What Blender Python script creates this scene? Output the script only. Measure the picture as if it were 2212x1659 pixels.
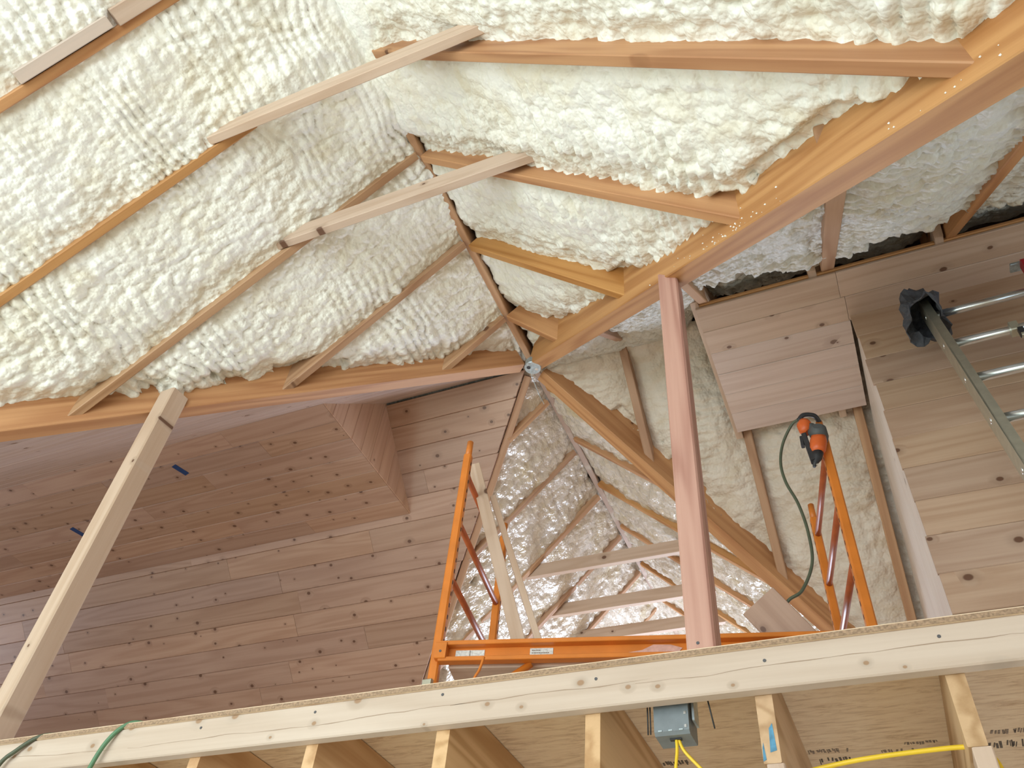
import bpy, math, random
import numpy as np
from mathutils import Vector, Matrix

for o in list(bpy.data.objects): bpy.data.objects.remove(o)
SC = bpy.context.scene
COL = SC.collection
random.seed(7)
H = 5.6          # height of the roof crossing above the ground floor; coordinates below are relative to it
P = 0.949        # roof pitch (rise / run)
def W(p): return Vector((p[0], p[1], p[2] + H))

# ------------------------------------------------------------------ camera
cam = bpy.data.cameras.new('camera'); camo = bpy.data.objects.new('camera', cam); COL.objects.link(camo)
R = Matrix(((0.916719138225008, 0.2330728112051125, 0.324504370215479),
            (0.3912681306806008, -0.6880614859372552, -0.6111306255486828),
            (0.08084102625342521, 0.6872033587277947, -0.721953095586916)))
CAM = Vector((1.5989, -3.2585, -4.0))
camo.matrix_world = Matrix.Translation(W(CAM)) @ R.to_4x4()
cam.sensor_width = 36; cam.lens = 1791.79 / 2212 * 36; cam.clip_start = 0.02
SC.camera = camo

# ------------------------------------------------------------------ world, lights, exposure
SC.view_settings.view_transform = 'Standard'; SC.view_settings.look = 'None'
SC.view_settings.gamma = 1; SC.view_settings.use_curve_mapping = False
SC.view_settings.exposure = 0.62
w = bpy.data.worlds.new('world'); SC.world = w; w.use_nodes = True
bg = w.node_tree.nodes['Background']; bg.inputs[0].default_value = (0.80, 0.92, 1.0, 1); bg.inputs[1].default_value = 1.0
def area(name, loc, target, sx, sy, power, color):
    l = bpy.data.lights.new(name, 'AREA'); l.shape = 'RECTANGLE'; l.size = sx; l.size_y = sy
    l.energy = power; l.color = color
    o = bpy.data.objects.new(name, l); COL.objects.link(o)
    o.location = W(loc); d = (W(target) - W(loc)); o.rotation_euler = d.to_track_quat('-Z', 'Y').to_euler()
    return o
# daylight through the big gable window behind the photographer, and through the side windows of that wing
area('window_daylight_front', (-0.3, -6.35, -3.2), (-0.4, 0, -1.6), 4.4, 3.6, 110, (0.92, 1.0, 1.0))
area('window_daylight_side', (-2.9, -4.6, -4.1), (0.5, -2.5, -2.0), 2.4, 1.6, 60, (0.80, 1.0, 0.93))
# daylight through the window in the gable of the wing beyond
area('window_daylight_back', (0.1, 4.45, -2.1), (0.1, 0, -1.5), 1.7, 1.1, 85, (0.66, 0.79, 1.0))
# daylight through the gable windows of the two side wings
area('window_daylight_left', (-7.3, 0.0, -2.0), (0, 0, -1.9), 1.2, 1.1, 9, (0.85, 0.88, 1.0))
area('window_daylight_right', (4.85, -1.3, -2.2), (1, -0.9, -1.3), 0.9, 0.9, 7, (0.8, 0.9, 1.0))

# ------------------------------------------------------------------ node helpers and materials
class NT:
    def __init__(s, name):
        s.m = bpy.data.materials.new(name); s.m.use_nodes = True
        s.t = s.m.node_tree; s.b = s.t.nodes['Principled BSDF']
    def n(s, typ, **kw):
        nd = s.t.nodes.new(typ); ins = kw.pop('i', {})
        for k, v in kw.items(): setattr(nd, k, v)
        for k, v in ins.items(): s.set(nd.inputs[k], v)
        return nd
    def set(s, sock, v):
        if isinstance(v, bpy.types.NodeSocket): s.t.links.new(v, sock)
        else:
            if isinstance(v, tuple) and len(v) == 3 and sock.type == 'RGBA': v = v + (1,)
            sock.default_value = v
    def math(s, op, a, b=0.0, clamp=False):
        nd = s.n('ShaderNodeMath', operation=op, use_clamp=clamp); s.set(nd.inputs[0], a); s.set(nd.inputs[1], b); return nd.outputs[0]
    def mix(s, f, a, b, mode='MIX'):
        nd = s.n('ShaderNodeMix', data_type='RGBA', blend_type=mode)
        s.set(nd.inputs[0], f); s.set(nd.inputs[6], a); s.set(nd.inputs[7], b); return nd.outputs[2]
    def ramp(s, f, stops):
        nd = s.n('ShaderNodeValToRGB'); s.set(nd.inputs[0], f); e = nd.color_ramp.elements
        while len(e) < len(stops): e.new(0.5)
        for k, (p, c) in enumerate(stops): e[k].position = p; e[k].color = tuple(c) + (1,) if len(c) == 3 else c
        return nd.outputs[0]
    def bump(s, h, strength, dist):
        nd = s.n('ShaderNodeBump', i={'Strength': strength, 'Distance': dist, 'Height': h}); s.t.links.new(nd.outputs[0], s.b.inputs['Normal'])

def plain(name, c, rough=0.5, metal=0.0, noise=0.0, scale=30.0):
    t = NT(name); t.b.inputs['Roughness'].default_value = rough; t.b.inputs['Metallic'].default_value = metal
    tc = t.n('ShaderNodeTexCoord'); ns = t.n('ShaderNodeTexNoise', i={'Vector': tc.outputs['Object'], 'Scale': scale, 'Detail': 5.0})
    d = tuple(x * (1 - noise) for x in c); e = tuple(min(1, x * (1 + noise)) for x in c)
    t.set(t.b.inputs['Base Color'], t.ramp(ns.outputs[0], [(0.3, d), (0.7, e)]))
    return t.m

def wood(name, light, dark, knot=(0.10, 0.035, 0.015), knots=0.5, kscale=6.0, rings=22.0, rough=0.55, tint=0.16, spec=0.35, ringmix=0.45, kr=0.085, stain=None):
    t = NT(name); tc = t.n('ShaderNodeTexCoord'); oi = t.n('ShaderNodeObjectInfo')
    off = t.n('ShaderNodeCombineXYZ', i={'X': t.math('MULTIPLY', oi.outputs['Random'], 61.0), 'Y': t.math('MULTIPLY', oi.outputs['Random'], 3.7), 'Z': t.math('MULTIPLY', oi.outputs['Random'], 1.3)})
    v = t.n('ShaderNodeVectorMath', operation='ADD', i={0: tc.outputs['Object'], 1: off.outputs[0]}).outputs[0]
    # knots lie in the wide face (local x, y)
    kn = t.n('ShaderNodeMapping', i={'Vector': v, 'Scale': (1.0, 1.25, 0.0)}).outputs[0]
    vo = t.n('ShaderNodeTexVoronoi', voronoi_dimensions='2D', i={'Vector': kn, 'Scale': kscale, 'Randomness': 1.0})
    gate = t.n('ShaderNodeSeparateColor', i={0: vo.outputs['Color']})
    on = t.math('LESS_THAN', gate.outputs[0], knots)
    size = t.math('MULTIPLY', t.math('ADD', gate.outputs[1], 0.35), kr)
    rel = t.math('DIVIDE', vo.outputs['Distance'], size)
    core = t.math('MULTIPLY', t.math('SUBTRACT', 1.0, t.n('ShaderNodeMapRange', i={'Value': rel, 'From Min': 0.75, 'From Max': 1.1}).outputs[0]), on)
    halo = t.math('MULTIPLY', t.math('SUBTRACT', 1.0, t.n('ShaderNodeMapRange', i={'Value': rel, 'From Min': 0.9, 'From Max': 3.2}).outputs[0]), on)
    # growth rings, bent round the knots
    g = t.n('ShaderNodeMapping', i={'Vector': v, 'Scale': (0.55, 8.0, 8.0)}).outputs[0]
    bend = t.n('ShaderNodeVectorMath', operation='ADD', i={0: g, 1: t.n('ShaderNodeCombineXYZ', i={'Y': t.math('MULTIPLY', halo, 0.25), 'Z': t.math('MULTIPLY', halo, 0.25)}).outputs[0]}).outputs[0]
    rn = t.n('ShaderNodeTexNoise', i={'Vector': bend, 'Scale': 1.0, 'Detail': 1.5, 'Roughness': 0.4, 'Distortion': 0.25})
    wvf = t.math('POWER', t.math('ADD', 0.5, t.math('MULTIPLY', t.math('SINE', t.math('MULTIPLY', rn.outputs[0], rings * 2.6)), 0.5)), 1.6)
    fine = t.n('ShaderNodeMapping', i={'Vector': v, 'Scale': (1.6, 55.0, 55.0)}).outputs[0]
    fn = t.n('ShaderNodeTexNoise', i={'Vector': fine, 'Scale': 2.0, 'Detail': 4.0})
    broad = t.n('ShaderNodeMapping', i={'Vector': v, 'Scale': (0.8, 9.0, 9.0)}).outputs[0]
    bn = t.n('ShaderNodeTexNoise', i={'Vector': broad, 'Scale': 1.0, 'Detail': 3.0})
    f = t.math('ADD', t.math('MULTIPLY', wvf, ringmix), t.math('ADD', t.math('MULTIPLY', fn.outputs[0], 0.4), t.math('MULTIPLY', bn.outputs[0], 0.45)))
    f = t.math('SUBTRACT', f, 0.13 + ringmix * 0.35)
    c = t.ramp(f, [(0.05, light), (0.75, dark)])
    hs = t.n('ShaderNodeHueSaturation', i={'Hue': t.math('ADD', 0.497, t.math('MULTIPLY', oi.outputs['Random'], 0.007)), 'Saturation': t.math('ADD', 0.94, t.math('MULTIPLY', oi.outputs['Random'], 0.14)),
             'Value': t.math('ADD', 1 - tint, t.math('MULTIPLY', t.math('FRACT', t.math('MULTIPLY', oi.outputs['Random'], 7.3)), 2 * tint)), 'Color': c})
    c = hs.outputs[0]
    c = t.mix(t.math('MULTIPLY', halo, 0.35), c, tuple(x * 0.55 for x in dark))
    c = t.mix(t.math('MULTIPLY', core, 0.85), c, knot)
    if stain:
        sn = t.n('ShaderNodeTexNoise', i={'Vector': tc.outputs['Object'], 'Scale': 5.0, 'Detail': 4.0})
        c = t.mix(t.math('MULTIPLY', t.n('ShaderNodeMapRange', i={'Value': sn.outputs[0], 'From Min': 0.55, 'From Max': 0.68}).outputs[0], 0.7), c, stain)
    t.set(t.b.inputs['Base Color'], c)
    t.b.inputs['Roughness'].default_value = rough; t.b.inputs['Specular IOR Level'].default_value = spec
    t.bump(f, 0.25, 0.0015)
    return t.m

M = {}
M['pine'] = wood('pine_boards', (0.50, 0.325, 0.24), (0.36, 0.205, 0.14), knots=0.46, kscale=6.2, kr=0.075, tint=0.10, rough=0.40, spec=0.5, ringmix=0.28, rings=16)
M['pine_pale'] = wood('pale_pine_boards', (0.60, 0.45, 0.35), (0.45, 0.30, 0.21), knots=0.28, kscale=4.4, kr=0.07, tint=0.08, rough=0.36, spec=0.6, ringmix=0.28, rings=14)
M['pine_window_sheen'] = wood('window_sheen_pine_boards', (0.62, 0.50, 0.45), (0.48, 0.35, 0.29), knots=0.25, kscale=4.4, kr=0.07, tint=0.06, rough=0.24, spec=1.0, ringmix=0.25, rings=14)  # paler than the other pine: the window's sheen is put into the colour
M['pine_gable_lit'] = wood('window_lit_gable_pine_boards', (0.66, 0.45, 0.33), (0.52, 0.31, 0.21), knots=0.25, kscale=4.4, kr=0.06, tint=0.05, rough=0.4, spec=0.5, ringmix=0.3, rings=14)  # lighter, warmer pine: light from the back window is put into the colour
M['pine_warm'] = wood('warm_pine_boards', (0.53, 0.37, 0.265), (0.39, 0.245, 0.16), knots=0.34, kscale=4.4, kr=0.075, tint=0.08, rough=0.4, spec=0.5, ringmix=0.3, rings=14)
M['pine_clear'] = wood('clear_pine', (0.78, 0.70, 0.64), (0.64, 0.53, 0.45), knots=0.05, tint=0.04, rough=0.4, spec=0.5, ringmix=0.3)
M['fir'] = wood('orange_fir', (0.56, 0.295, 0.125), (0.38, 0.165, 0.06), knots=0.15, kscale=3.0, kr=0.06, rings=13, tint=0.08, ringmix=0.45)
M['fir_dim'] = wood('tan_rafter_wood', (0.52, 0.325, 0.205), (0.37, 0.20, 0.115), knots=0.2, kscale=3.0, kr=0.06, rings=13, tint=0.12, ringmix=0.45)
M['ridge'] = wood('foam_dusted_wood', (0.46, 0.34, 0.28), (0.32, 0.21, 0.16), knots=0.1, rings=10, tint=0.05, ringmix=0.3, stain=(0.62, 0.58, 0.50))
M['stud'] = wood('pale_stud_wood', (0.62, 0.475, 0.375), (0.48, 0.33, 0.235), knots=0.40, kscale=3.8, kr=0.055, rings=13, tint=0.05, ringmix=0.3)
M['post_red'] = wood('reddish_fir_post', (0.56, 0.32, 0.245), (0.40, 0.19, 0.14), knots=0.30, kscale=2.8, kr=0.06, rings=17, tint=0.02, ringmix=0.5)
M['header'] = wood('pale_spruce_header', (0.63, 0.52, 0.43), (0.50, 0.385, 0.295), knot=(0.34, 0.20, 0.11), knots=0.7, kscale=7.0, kr=0.075, rings=9, tint=0.02, ringmix=0.3)
M['joist'] = wood('joist_wood', (0.68, 0.45, 0.26), (0.48, 0.28, 0.14), knots=0.05, rings=12, tint=0.08, ringmix=0.6)
M['joist_blue'] = wood('stained_joist_wood', (0.60, 0.41, 0.26), (0.42, 0.26, 0.145), knots=0.0, rings=12, tint=0.02, ringmix=0.6)

def foam_mat(name, c1, c2, rough, fine=0.5, yellow=(0.62, 0.50, 0.26), ya=0.35, spec=0.5):
    t = NT(name); tc = t.n('ShaderNodeTexCoord'); v = tc.outputs['Object']
    a = t.n('ShaderNodeTexNoise', i={'Vector': v, 'Scale': 3.0, 'Detail': 6.0, 'Roughness': 0.6})
    c = t.ramp(a.outputs[0], [(0.3, c2), (0.65, c1)])
    b = t.n('ShaderNodeTexNoise', i={'Vector': v, 'Scale': 6.5, 'Detail': 5.0, 'Distortion': 0.6})
    c = t.mix(t.math('MULTIPLY', t.n('ShaderNodeMapRange', i={'Value': b.outputs[0], 'From Min': 0.52, 'From Max': 0.74}).outputs[0], ya), c, yellow)
    t.set(t.b.inputs['Base Color'], c)
    t.b.inputs['Roughness'].default_value = rough; t.b.inputs['Specular IOR Level'].default_value = spec
    s1 = t.n('ShaderNodeTexVoronoi', feature='SMOOTH_F1', i={'Vector': v, 'Scale': 60.0, 'Smoothness': 0.3})
    s2 = t.n('ShaderNodeTexNoise', i={'Vector': v, 'Scale': 90.0, 'Detail': 3.0})
    h = t.math('ADD', t.math('MULTIPLY', s1.outputs['Distance'], -1.0), t.math('MULTIPLY', s2.outputs[0], 0.5))
    t.bump(h, fine, 0.008)
    return t.m
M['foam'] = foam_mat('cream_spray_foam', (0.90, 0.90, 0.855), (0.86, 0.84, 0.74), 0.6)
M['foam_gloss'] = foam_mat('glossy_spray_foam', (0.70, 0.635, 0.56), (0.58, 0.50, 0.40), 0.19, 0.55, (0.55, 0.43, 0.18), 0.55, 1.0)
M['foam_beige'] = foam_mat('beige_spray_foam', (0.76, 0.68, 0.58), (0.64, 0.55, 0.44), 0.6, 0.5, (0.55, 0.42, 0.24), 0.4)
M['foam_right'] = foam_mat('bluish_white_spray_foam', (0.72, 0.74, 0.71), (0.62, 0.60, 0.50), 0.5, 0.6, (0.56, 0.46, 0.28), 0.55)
def ply_mat():
    t = NT('rough_plywood'); tc = t.n('ShaderNodeTexCoord')
    m = t.n('ShaderNodeMapping', i={'Vector': tc.outputs['Object'], 'Scale': (3.0, 16.0, 8.0)}).outputs[0]
    a = t.n('ShaderNodeTexNoise', i={'Vector': m, 'Scale': 3.0, 'Detail': 8.0, 'Roughness': 0.7, 'Distortion': 0.8})
    c = t.ramp(a.outputs[0], [(0.32, (0.56, 0.38, 0.24)), (0.5, (0.80, 0.62, 0.44)), (0.7, (0.88, 0.72, 0.54))])
    t.set(t.b.inputs['Base Color'], c); t.b.inputs['Roughness'].default_value = 0.7; t.bump(a.outputs[0], 0.3, 0.002)
    return t.m
M['ply'] = ply_mat()
M['steel_orange'] = plain('orange_enamel', (0.62, 0.185, 0.022), 0.42, 0, 0.12, 9)
M['steel_rust'] = plain('red_brown_enamel', (0.42, 0.10, 0.03), 0.4, 0, 0.2, 14)
M['hole'] = plain('dark_slot', (0.03, 0.015, 0.01), 0.8)
M['alu'] = plain('dull_aluminium', (0.52, 0.51, 0.42), 0.38, 0.75, 0.10, 20)
M['alu_bright'] = plain('bright_aluminium', (0.72, 0.76, 0.78), 0.25, 0.9, 0.06, 20)
M['galv'] = plain('galvanised_steel', (0.46, 0.54, 0.58), 0.35, 0.6, 0.25, 60)
M['grey_plastic'] = plain('grey_box_enamel', (0.19, 0.22, 0.24), 0.45, 0.1, 0.1, 30)
M['dark_cloth'] = plain('dark_grey_cloth', (0.085, 0.09, 0.105), 0.85, 0, 0.25, 60)
M['black'] = plain('black_plastic', (0.025, 0.025, 0.028), 0.5, 0, 0.2, 40)
M['gun_orange'] = plain('orange_plastic', (0.62, 0.115, 0.02), 0.4, 0, 0.08, 20)
M['gun_grey'] = plain('charcoal_rubber', (0.075, 0.08, 0.08), 0.6, 0, 0.15, 40)
M['hose'] = plain('green_rubber', (0.10, 0.22, 0.12), 0.45, 0, 0.1, 20)
M['hose_dark'] = plain('dark_green_rubber', (0.075, 0.09, 0.055), 0.5, 0, 0.15, 20)
M['yellow'] = plain('yellow_cable', (0.82, 0.56, 0.03), 0.4, 0, 0.05, 20)
M['tape'] = plain('blue_tape', (0.01, 0.045, 0.16), 0.5, 0, 0.15, 40)
M['blue_paint'] = plain('blue_paint', (0.08, 0.25, 0.40), 0.6, 0, 0.45, 45)
M['red'] = plain('red_plastic', (0.42, 0.015, 0.03), 0.4)
M['sticker'] = plain('worn_white_sticker', (0.62, 0.62, 0.60), 0.4, 0, 0.25, 120)
M['ink'] = plain('black_ink', (0.11, 0.085, 0.07), 0.7, 0, 0.3, 90)
M['grey_ink'] = plain('faded_ink', (0.24, 0.18, 0.14), 0.7, 0, 0.3, 90)
M['nail'] = plain('dark_nail', (0.10, 0.10, 0.11), 0.45, 0.4, 0.2, 90)
M['sheath'] = plain('roof_sheathing', (0.20, 0.13, 0.075), 0.8, 0, 0.3, 8)
M['felt_and_shade'] = plain('grey_felt_and_gap_shade', (0.20, 0.21, 0.20), 0.8, 0, 0.4, 60)
M['edge'] = plain('fibrous_sheet_edge', (0.34, 0.23, 0.15), 0.8, 0, 0.35, 140)
M['crack'] = plain('grain_crack', (0.36, 0.26, 0.19), 0.8)
M['paint_grey'] = wood('weathered_strip_wood', (0.62, 0.50, 0.42), (0.46, 0.40, 0.34), knots=0.05, rings=8, tint=0.02)
M['primer'] = plain('bare_pink_primer', (0.62, 0.36, 0.30), 0.6, 0, 0.15, 60)
M['concrete'] = plain('pale_floor', (0.72, 0.66, 0.56), 0.7, 0, 0.1, 6)
M['wallboard'] = plain('interior_sheathing', (0.55, 0.42, 0.28), 0.7, 0, 0.12, 5)

# ------------------------------------------------------------------ object helpers
def tag(o, label=None, cat=None, group=None, kind=None):
    if label: o['label'] = label
    if cat: o['category'] = cat
    if group: o['group'] = group
    if kind: o['kind'] = kind
    return o
def empty(name, loc, label=None, cat=None, group=None, kind=None):
    o = bpy.data.objects.new(name, None); COL.objects.link(o); o.empty_display_size = 0.1
    o.matrix_world = Matrix.Translation(W(loc)); o.location = W(loc)
    return tag(o, label, cat, group, kind)
def put(name, me, mat, mw, parent=None):
    o = bpy.data.objects.new(name, me); COL.objects.link(o)
    if mat and not me.materials: me.materials.append(mat)
    if parent is not None:
        o.parent = parent; pw = parent.matrix_basis
        q = parent.parent
        while q is not None: pw = q.matrix_basis @ pw; q = q.parent
        mw = pw.inverted() @ mw
    o.matrix_basis = mw
    return o
def frame(a, x, yhint):
    x = Vector(x).normalized(); y = Vector(yhint); y = (y - x * y.dot(x)).normalized(); z = x.cross(y)
    m = Matrix((x, y, z)).transposed().to_4x4(); m.translation = a
    return m
def board_mesh(L, w, t, ch, e0=(0, 0), e1=(0, 0)):
    hw, ht = w / 2, t / 2
    c = min(ch, hw * .4, ht * .4)
    pr = [(-hw + c, -ht), (hw - c, -ht), (hw, -ht + c), (hw, ht - c), (hw - c, ht), (-hw + c, ht), (-hw, ht - c), (-hw, -ht + c)]
    vs = [(e0[0] * y + e0[1] * z, y, z) for y, z in pr] + [(L + e1[0] * y + e1[1] * z, y, z) for y, z in pr]
    fs = [tuple(range(7, -1, -1)), tuple(range(8, 16))] + [(i, (i + 1) % 8, 8 + (i + 1) % 8, 8 + i) for i in range(8)]
    me = bpy.data.meshes.new('board'); me.from_pydata(vs, [], fs); me.update(); return me
def board(name, mat, a, b, ydir, w, t, parent=None, ch=0.004, e0=(0, 0), e1=(0, 0)):
    """box from a to b (centre line); w along ydir, t along the other axis; e0/e1 = slant of the two end cuts"""
    A, B = W(a), W(b)
    return put(name, board_mesh((B - A).length, w, t, ch, e0, e1), mat, frame(A, B - A, ydir), parent)
def box(name, mat, c, sx, sy, sz, parent=None, ch=0.003, x=(1, 0, 0), y=(0, 1, 0)):
    x = Vector(x).normalized()
    a = Vector(c) - x * sx / 2; b = Vector(c) + x * sx / 2
    return board(name, mat, a, b, y, sy, sz, parent, ch)
def tube_geo(pts, r, seg=10, cap=True):
    pts = [Vector(p) for p in pts]; vs = []; fs = []; n = len(pts); up = None
    for i, p in enumerate(pts):
        d = (pts[min(i + 1, n - 1)] - pts[max(i - 1, 0)]).normalized()
        if up is None: up = d.orthogonal().normalized()
        up = (up - d * up.dot(d)).normalized(); s = d.cross(up)
        rr = r[i] if isinstance(r, (list, tuple)) else r
        for k in range(seg):
            a = 2 * math.pi * k / seg; q = p + up * (rr * math.cos(a)) + s * (rr * math.sin(a)); vs.append(q[:])
    for i in range(n - 1):
        for k in range(seg):
            fs.append((i * seg + k, i * seg + (k + 1) % seg, (i + 1) * seg + (k + 1) % seg, (i + 1) * seg + k))
    if cap: fs.append(tuple(range(seg - 1, -1, -1))); fs.append(tuple((n - 1) * seg + k for k in range(seg)))
    return vs, fs
def tube(name, mat, pts, r, parent=None, seg=10, smooth=True):
    p0 = Vector(pts[0]); vs, fs = tube_geo([Vector(p) - p0 for p in pts], r, seg)
    me = bpy.data.meshes.new(name); me.from_pydata(vs, [], fs); me.update()
    if smooth: me.polygons.foreach_set('use_smooth', [len(f) == 4 for f in fs])
    return put(name, me, mat, Matrix.Translation(W(p0)), parent)
def spline(pts, n=12):
    P_ = [Vector(p) for p in pts]; P_ = [P_[0] * 2 - P_[1]] + P_ + [P_[-1] * 2 - P_[-2]]; out = []
    for i in range(1, len(P_) - 2):
        for k in range(n):
            t = k / n; a, b, c, d = P_[i - 1:i + 3]
            out.append(0.5 * ((2 * b) + (c - a) * t + (2 * a - 5 * b + 4 * c - d) * t * t + (3 * b - a - 3 * c + d) * t ** 3))
    out.append(P_[-2]); return out
def poly(name, mat, pts, thick, parent=None, n=None):
    """flat polygon extruded by thick along n"""
    V = [Vector(p) for p in pts]; nn = Vector(n) if n else (V[1] - V[0]).cross(V[2] - V[0]).normalized()
    c = V[0]; k = len(V)
    vs = [(v - c)[:] for v in V] + [(v - c + nn * thick)[:] for v in V]
    fs = [tuple(range(k)), tuple(range(2 * k - 1, k - 1, -1))] + [(i, k + i, k + (i + 1) % k, (i + 1) % k) for i in range(k)]
    me = bpy.data.meshes.new(name); me.from_pydata(vs, [], fs); me.validate(); me.update()
    return put(name, me, mat, Matrix.Translation(W(c)), parent)
CYC = math.sqrt(1 + P * P)

# ------------------------------------------------------------------ the outer shell (mostly out of view; keeps the daylight to the windows)
EX, EXL, WI = 5.0, 7.5, 3.03       # wings reach 5 m; half width 3.03 m
EZ = -P * WI             # eaves = loft floor level, -2.875
def shell(name, pts, thick=-0.05, mat='wallboard', label=None, cat='wall'):
    o = poly(name, M[mat], pts, thick); tag(o, label, cat, None, 'structure'); return o
RD = 0.215               # rafter depth: the sheathing lies this far above the lower faces
up_ = RD * CYC
for nm, pts in (
    ('roof', [(0, 0, 0), (-WI, -WI, EZ), (-WI, -6.4, EZ), (0, -6.4, 0)]), ('roof', [(0, 0, 0), (0, -6.4, 0), (WI, -6.4, EZ), (WI, -WI, EZ)]),
    ('roof', [(0, 0, 0), (WI, -WI, EZ), (EX, -WI, EZ), (EX, 0, 0)]), ('roof', [(0, 0, 0), (EX, 0, 0), (EX, WI, EZ), (WI, WI, EZ)]),
    ('roof', [(0, 0, 0), (WI, WI, EZ), (WI, 4.6, EZ), (0, 4.6, 0)]), ('roof', [(0, 0, 0), (0, 4.6, 0), (-WI * .9, 4.6, EZ), (-WI * .9, WI, EZ)]),
    ('roof', [(0, 0, 0), (-WI * .9, WI, EZ), (-EXL, WI, EZ), (-EXL, 0, 0)]), ('roof', [(0, 0, 0), (-EXL, 0, 0), (-EXL, -WI, EZ), (-WI, -WI, EZ)])):
    q = [(a, b, c + up_) for a, b, c in pts]
    o = poly(nm, M['sheath'], q, 0.03, n=(0, 0, 1)); tag(o, 'dark roof sheathing above the foam and rafters', 'roof', 'roof sheathing slopes', 'structure')
def wall_with_window(name, axis, pos, a0, a1, z0, z1, wx0, wx1, wz0, wz1, label, gable=False):
    """vertical wall (axis 'x': plane x = pos, spans y) built from pieces round a window opening, plus a gable triangle"""
    e = empty(name, (pos, 0, z0) if axis == 'x' else (0, pos, z0), label, 'wall', None, 'structure')
    def pt(a, z): return (pos, a, z) if axis == 'x' else (a, pos, z)
    sgn = 1 if pos > 0 else -1
    nrm = (sgn, 0, 0) if axis == 'x' else (0, sgn, 0)
    def hh(a): return z1 if not gable else min(z1, up_ - P * abs(a))
    for (p0, p1, q0, q1) in ((a0, wx0, z0, z1), (wx1, a1, z0, z1), (wx0, wx1, z0, wz0), (wx0, wx1, wz1, z1)):
        if p1 - p0 < 1e-3 or q1 - q0 < 1e-3: continue
        if not gable: pts = [pt(p0, q0), pt(p1, q0), pt(p1, q1), pt(p0, q1)]
        else:
            t0, t1 = hh(p0), hh(p1)
            top = [pt(p1, max(t1, q0))] + ([pt(0, hh(0))] if p0 < 0 < p1 and q1 >= z1 - 1e-6 else []) + [pt(p0, max(t0, q0))]
            if q1 < z1 - 1e-6: top = [pt(p1, q1), pt(p0, q1)]
            pts = [pt(p0, q0), pt(p1, q0)] + top
        poly('panel', M['wallboard'], pts, 0.06, e, n=nrm)
    # window frame, sill and glazing bars
    for (p0, p1, q0, q1) in ((wx0, wx1, wz0, wz0 + .06), (wx0, wx1, wz1 - .06, wz1), (wx0, wx0 + .06, wz0, wz1), (wx1 - .06, wx1, wz0, wz1), ((wx0 + wx1) / 2 - .025, (wx0 + wx1) / 2 + .025, wz0, wz1)):
        poly('window_frame', M['pine_clear'], [pt(p0, q0), pt(p1, q0), pt(p1, q1), pt(p0, q1)], 0.08, e, n=nrm)
    return e
FL0 = -H
wall_with_window('wall_front', 'y', -6.45, -WI, WI, FL0, up_, -2.5, 1.9, -5.0, -1.4, 'far end wall with a wide window behind the photographer', True)
wall_with_window('wall_left', 'x', -WI, -6.4, -1.2, FL0, EZ + .1, -5.8, -3.4, -4.9, -3.3, 'side wall of the lower room with a window')
wall_with_window('wall_right', 'x', WI, -6.4, -1.2, FL0, EZ + .1, -5.8, -5.0, -4.9, -4.0, 'other side wall of the lower room')
wall_with_window('wall_back', 'y', 4.6, -WI, WI, EZ, up_, -.8, 1.0, -2.7, -1.5, 'gable wall of the wing beyond with its window', True)
wall_with_window('wall_left_wing', 'x', -EXL, -WI, WI, EZ, up_, -.6, .6, -2.5, -1.4, 'gable wall closing the boarded wing', True)
wall_with_window('wall_right_wing', 'x', EX, -WI, WI, EZ, up_, -1.8, -.9, -2.65, -1.75, 'gable wall closing the wing behind the ladder', True)
tag(poly('floor', M['concrete'], [(-WI, -6.4, FL0), (WI, -6.4, FL0), (WI, 4, FL0), (-WI, 4, FL0)], -0.1), 'ground floor slab under the loft', 'floor', None, 'structure')
tag(poly('wall_under_loft', M['wallboard'], [(-WI, 1.6, FL0), (WI, 1.6, FL0), (WI, 1.6, -3.16), (-WI, 1.6, -3.16)], 0.06, n=(0, 1, 0)), 'partition under the loft floor', 'wall', None, 'structure')
LZ = -2.874
lf = empty('floor_loft', (0, 0, LZ), 'rough plywood subfloor of the loft seen from below between the joists', 'floor', None, 'structure')
for k, (x0, x1) in enumerate(((-7.5, -6.15), (-6.145, -3.71), (-3.705, -1.62), (-1.615, 2.60), (2.605, 5))):
    for (y0, y1) in ((-1.243, -.02), (-.015, 1.2), (1.205, 2.4), (2.405, 4.6)):
        board('plywood_sheet', M['ply'], (x0, (y0 + y1) / 2, LZ + .009), (x1, (y0 + y1) / 2, LZ + .009), (0, 1, 0), y1 - y0, .018, lf, .001)
board('sheet_edge', M['edge'], (-7.4, -1.2445, LZ + .007), (4.9, -1.2445, LZ + .007), (0, 0, 1), .014, .002, lf, .0005)
# faded mill stamps printed on the underside (unreadable in the photograph: rows of worn ink strokes)
def stamp(x0, x1, y, rows, h, mat, seed, parent):
    rnd = random.Random(seed); vs = []; fs = []
    for r in range(rows):
        x = x0; yy = y + r * h * 1.6
        while x < x1:
            wd = rnd.uniform(.003, .009)
            if rnd.random() < .85:
                hh = h * rnd.uniform(.5, 1); k = len(vs); y2 = yy + rnd.uniform(-.15, .15) * h; sk = rnd.uniform(-.003, .003)
                vs += [(x, y2, 0), (x + wd * .8, y2, 0), (x + wd * .8 + sk, y2 + hh, 0), (x + sk, y2 + hh, 0)]
                vs += [(a, b, -.0006) for a, b, _ in vs[-4:]]
                fs += [(k, k + 1, k + 2, k + 3), (k + 7, k + 6, k + 5, k + 4), (k, k + 4, k + 5, k + 1), (k + 1, k + 5, k + 6, k + 2), (k + 2, k + 6, k + 7, k + 3), (k + 3, k + 7, k + 4, k)]
            x += wd * rnd.uniform(.9, 1.5)
    me = bpy.data.meshes.new('ink_stamp'); me.from_pydata(vs, [], fs); me.update()
    put('ink_stamp', me, M[mat], Matrix.Translation(W((0, 0, LZ - .0002))), parent)
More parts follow.
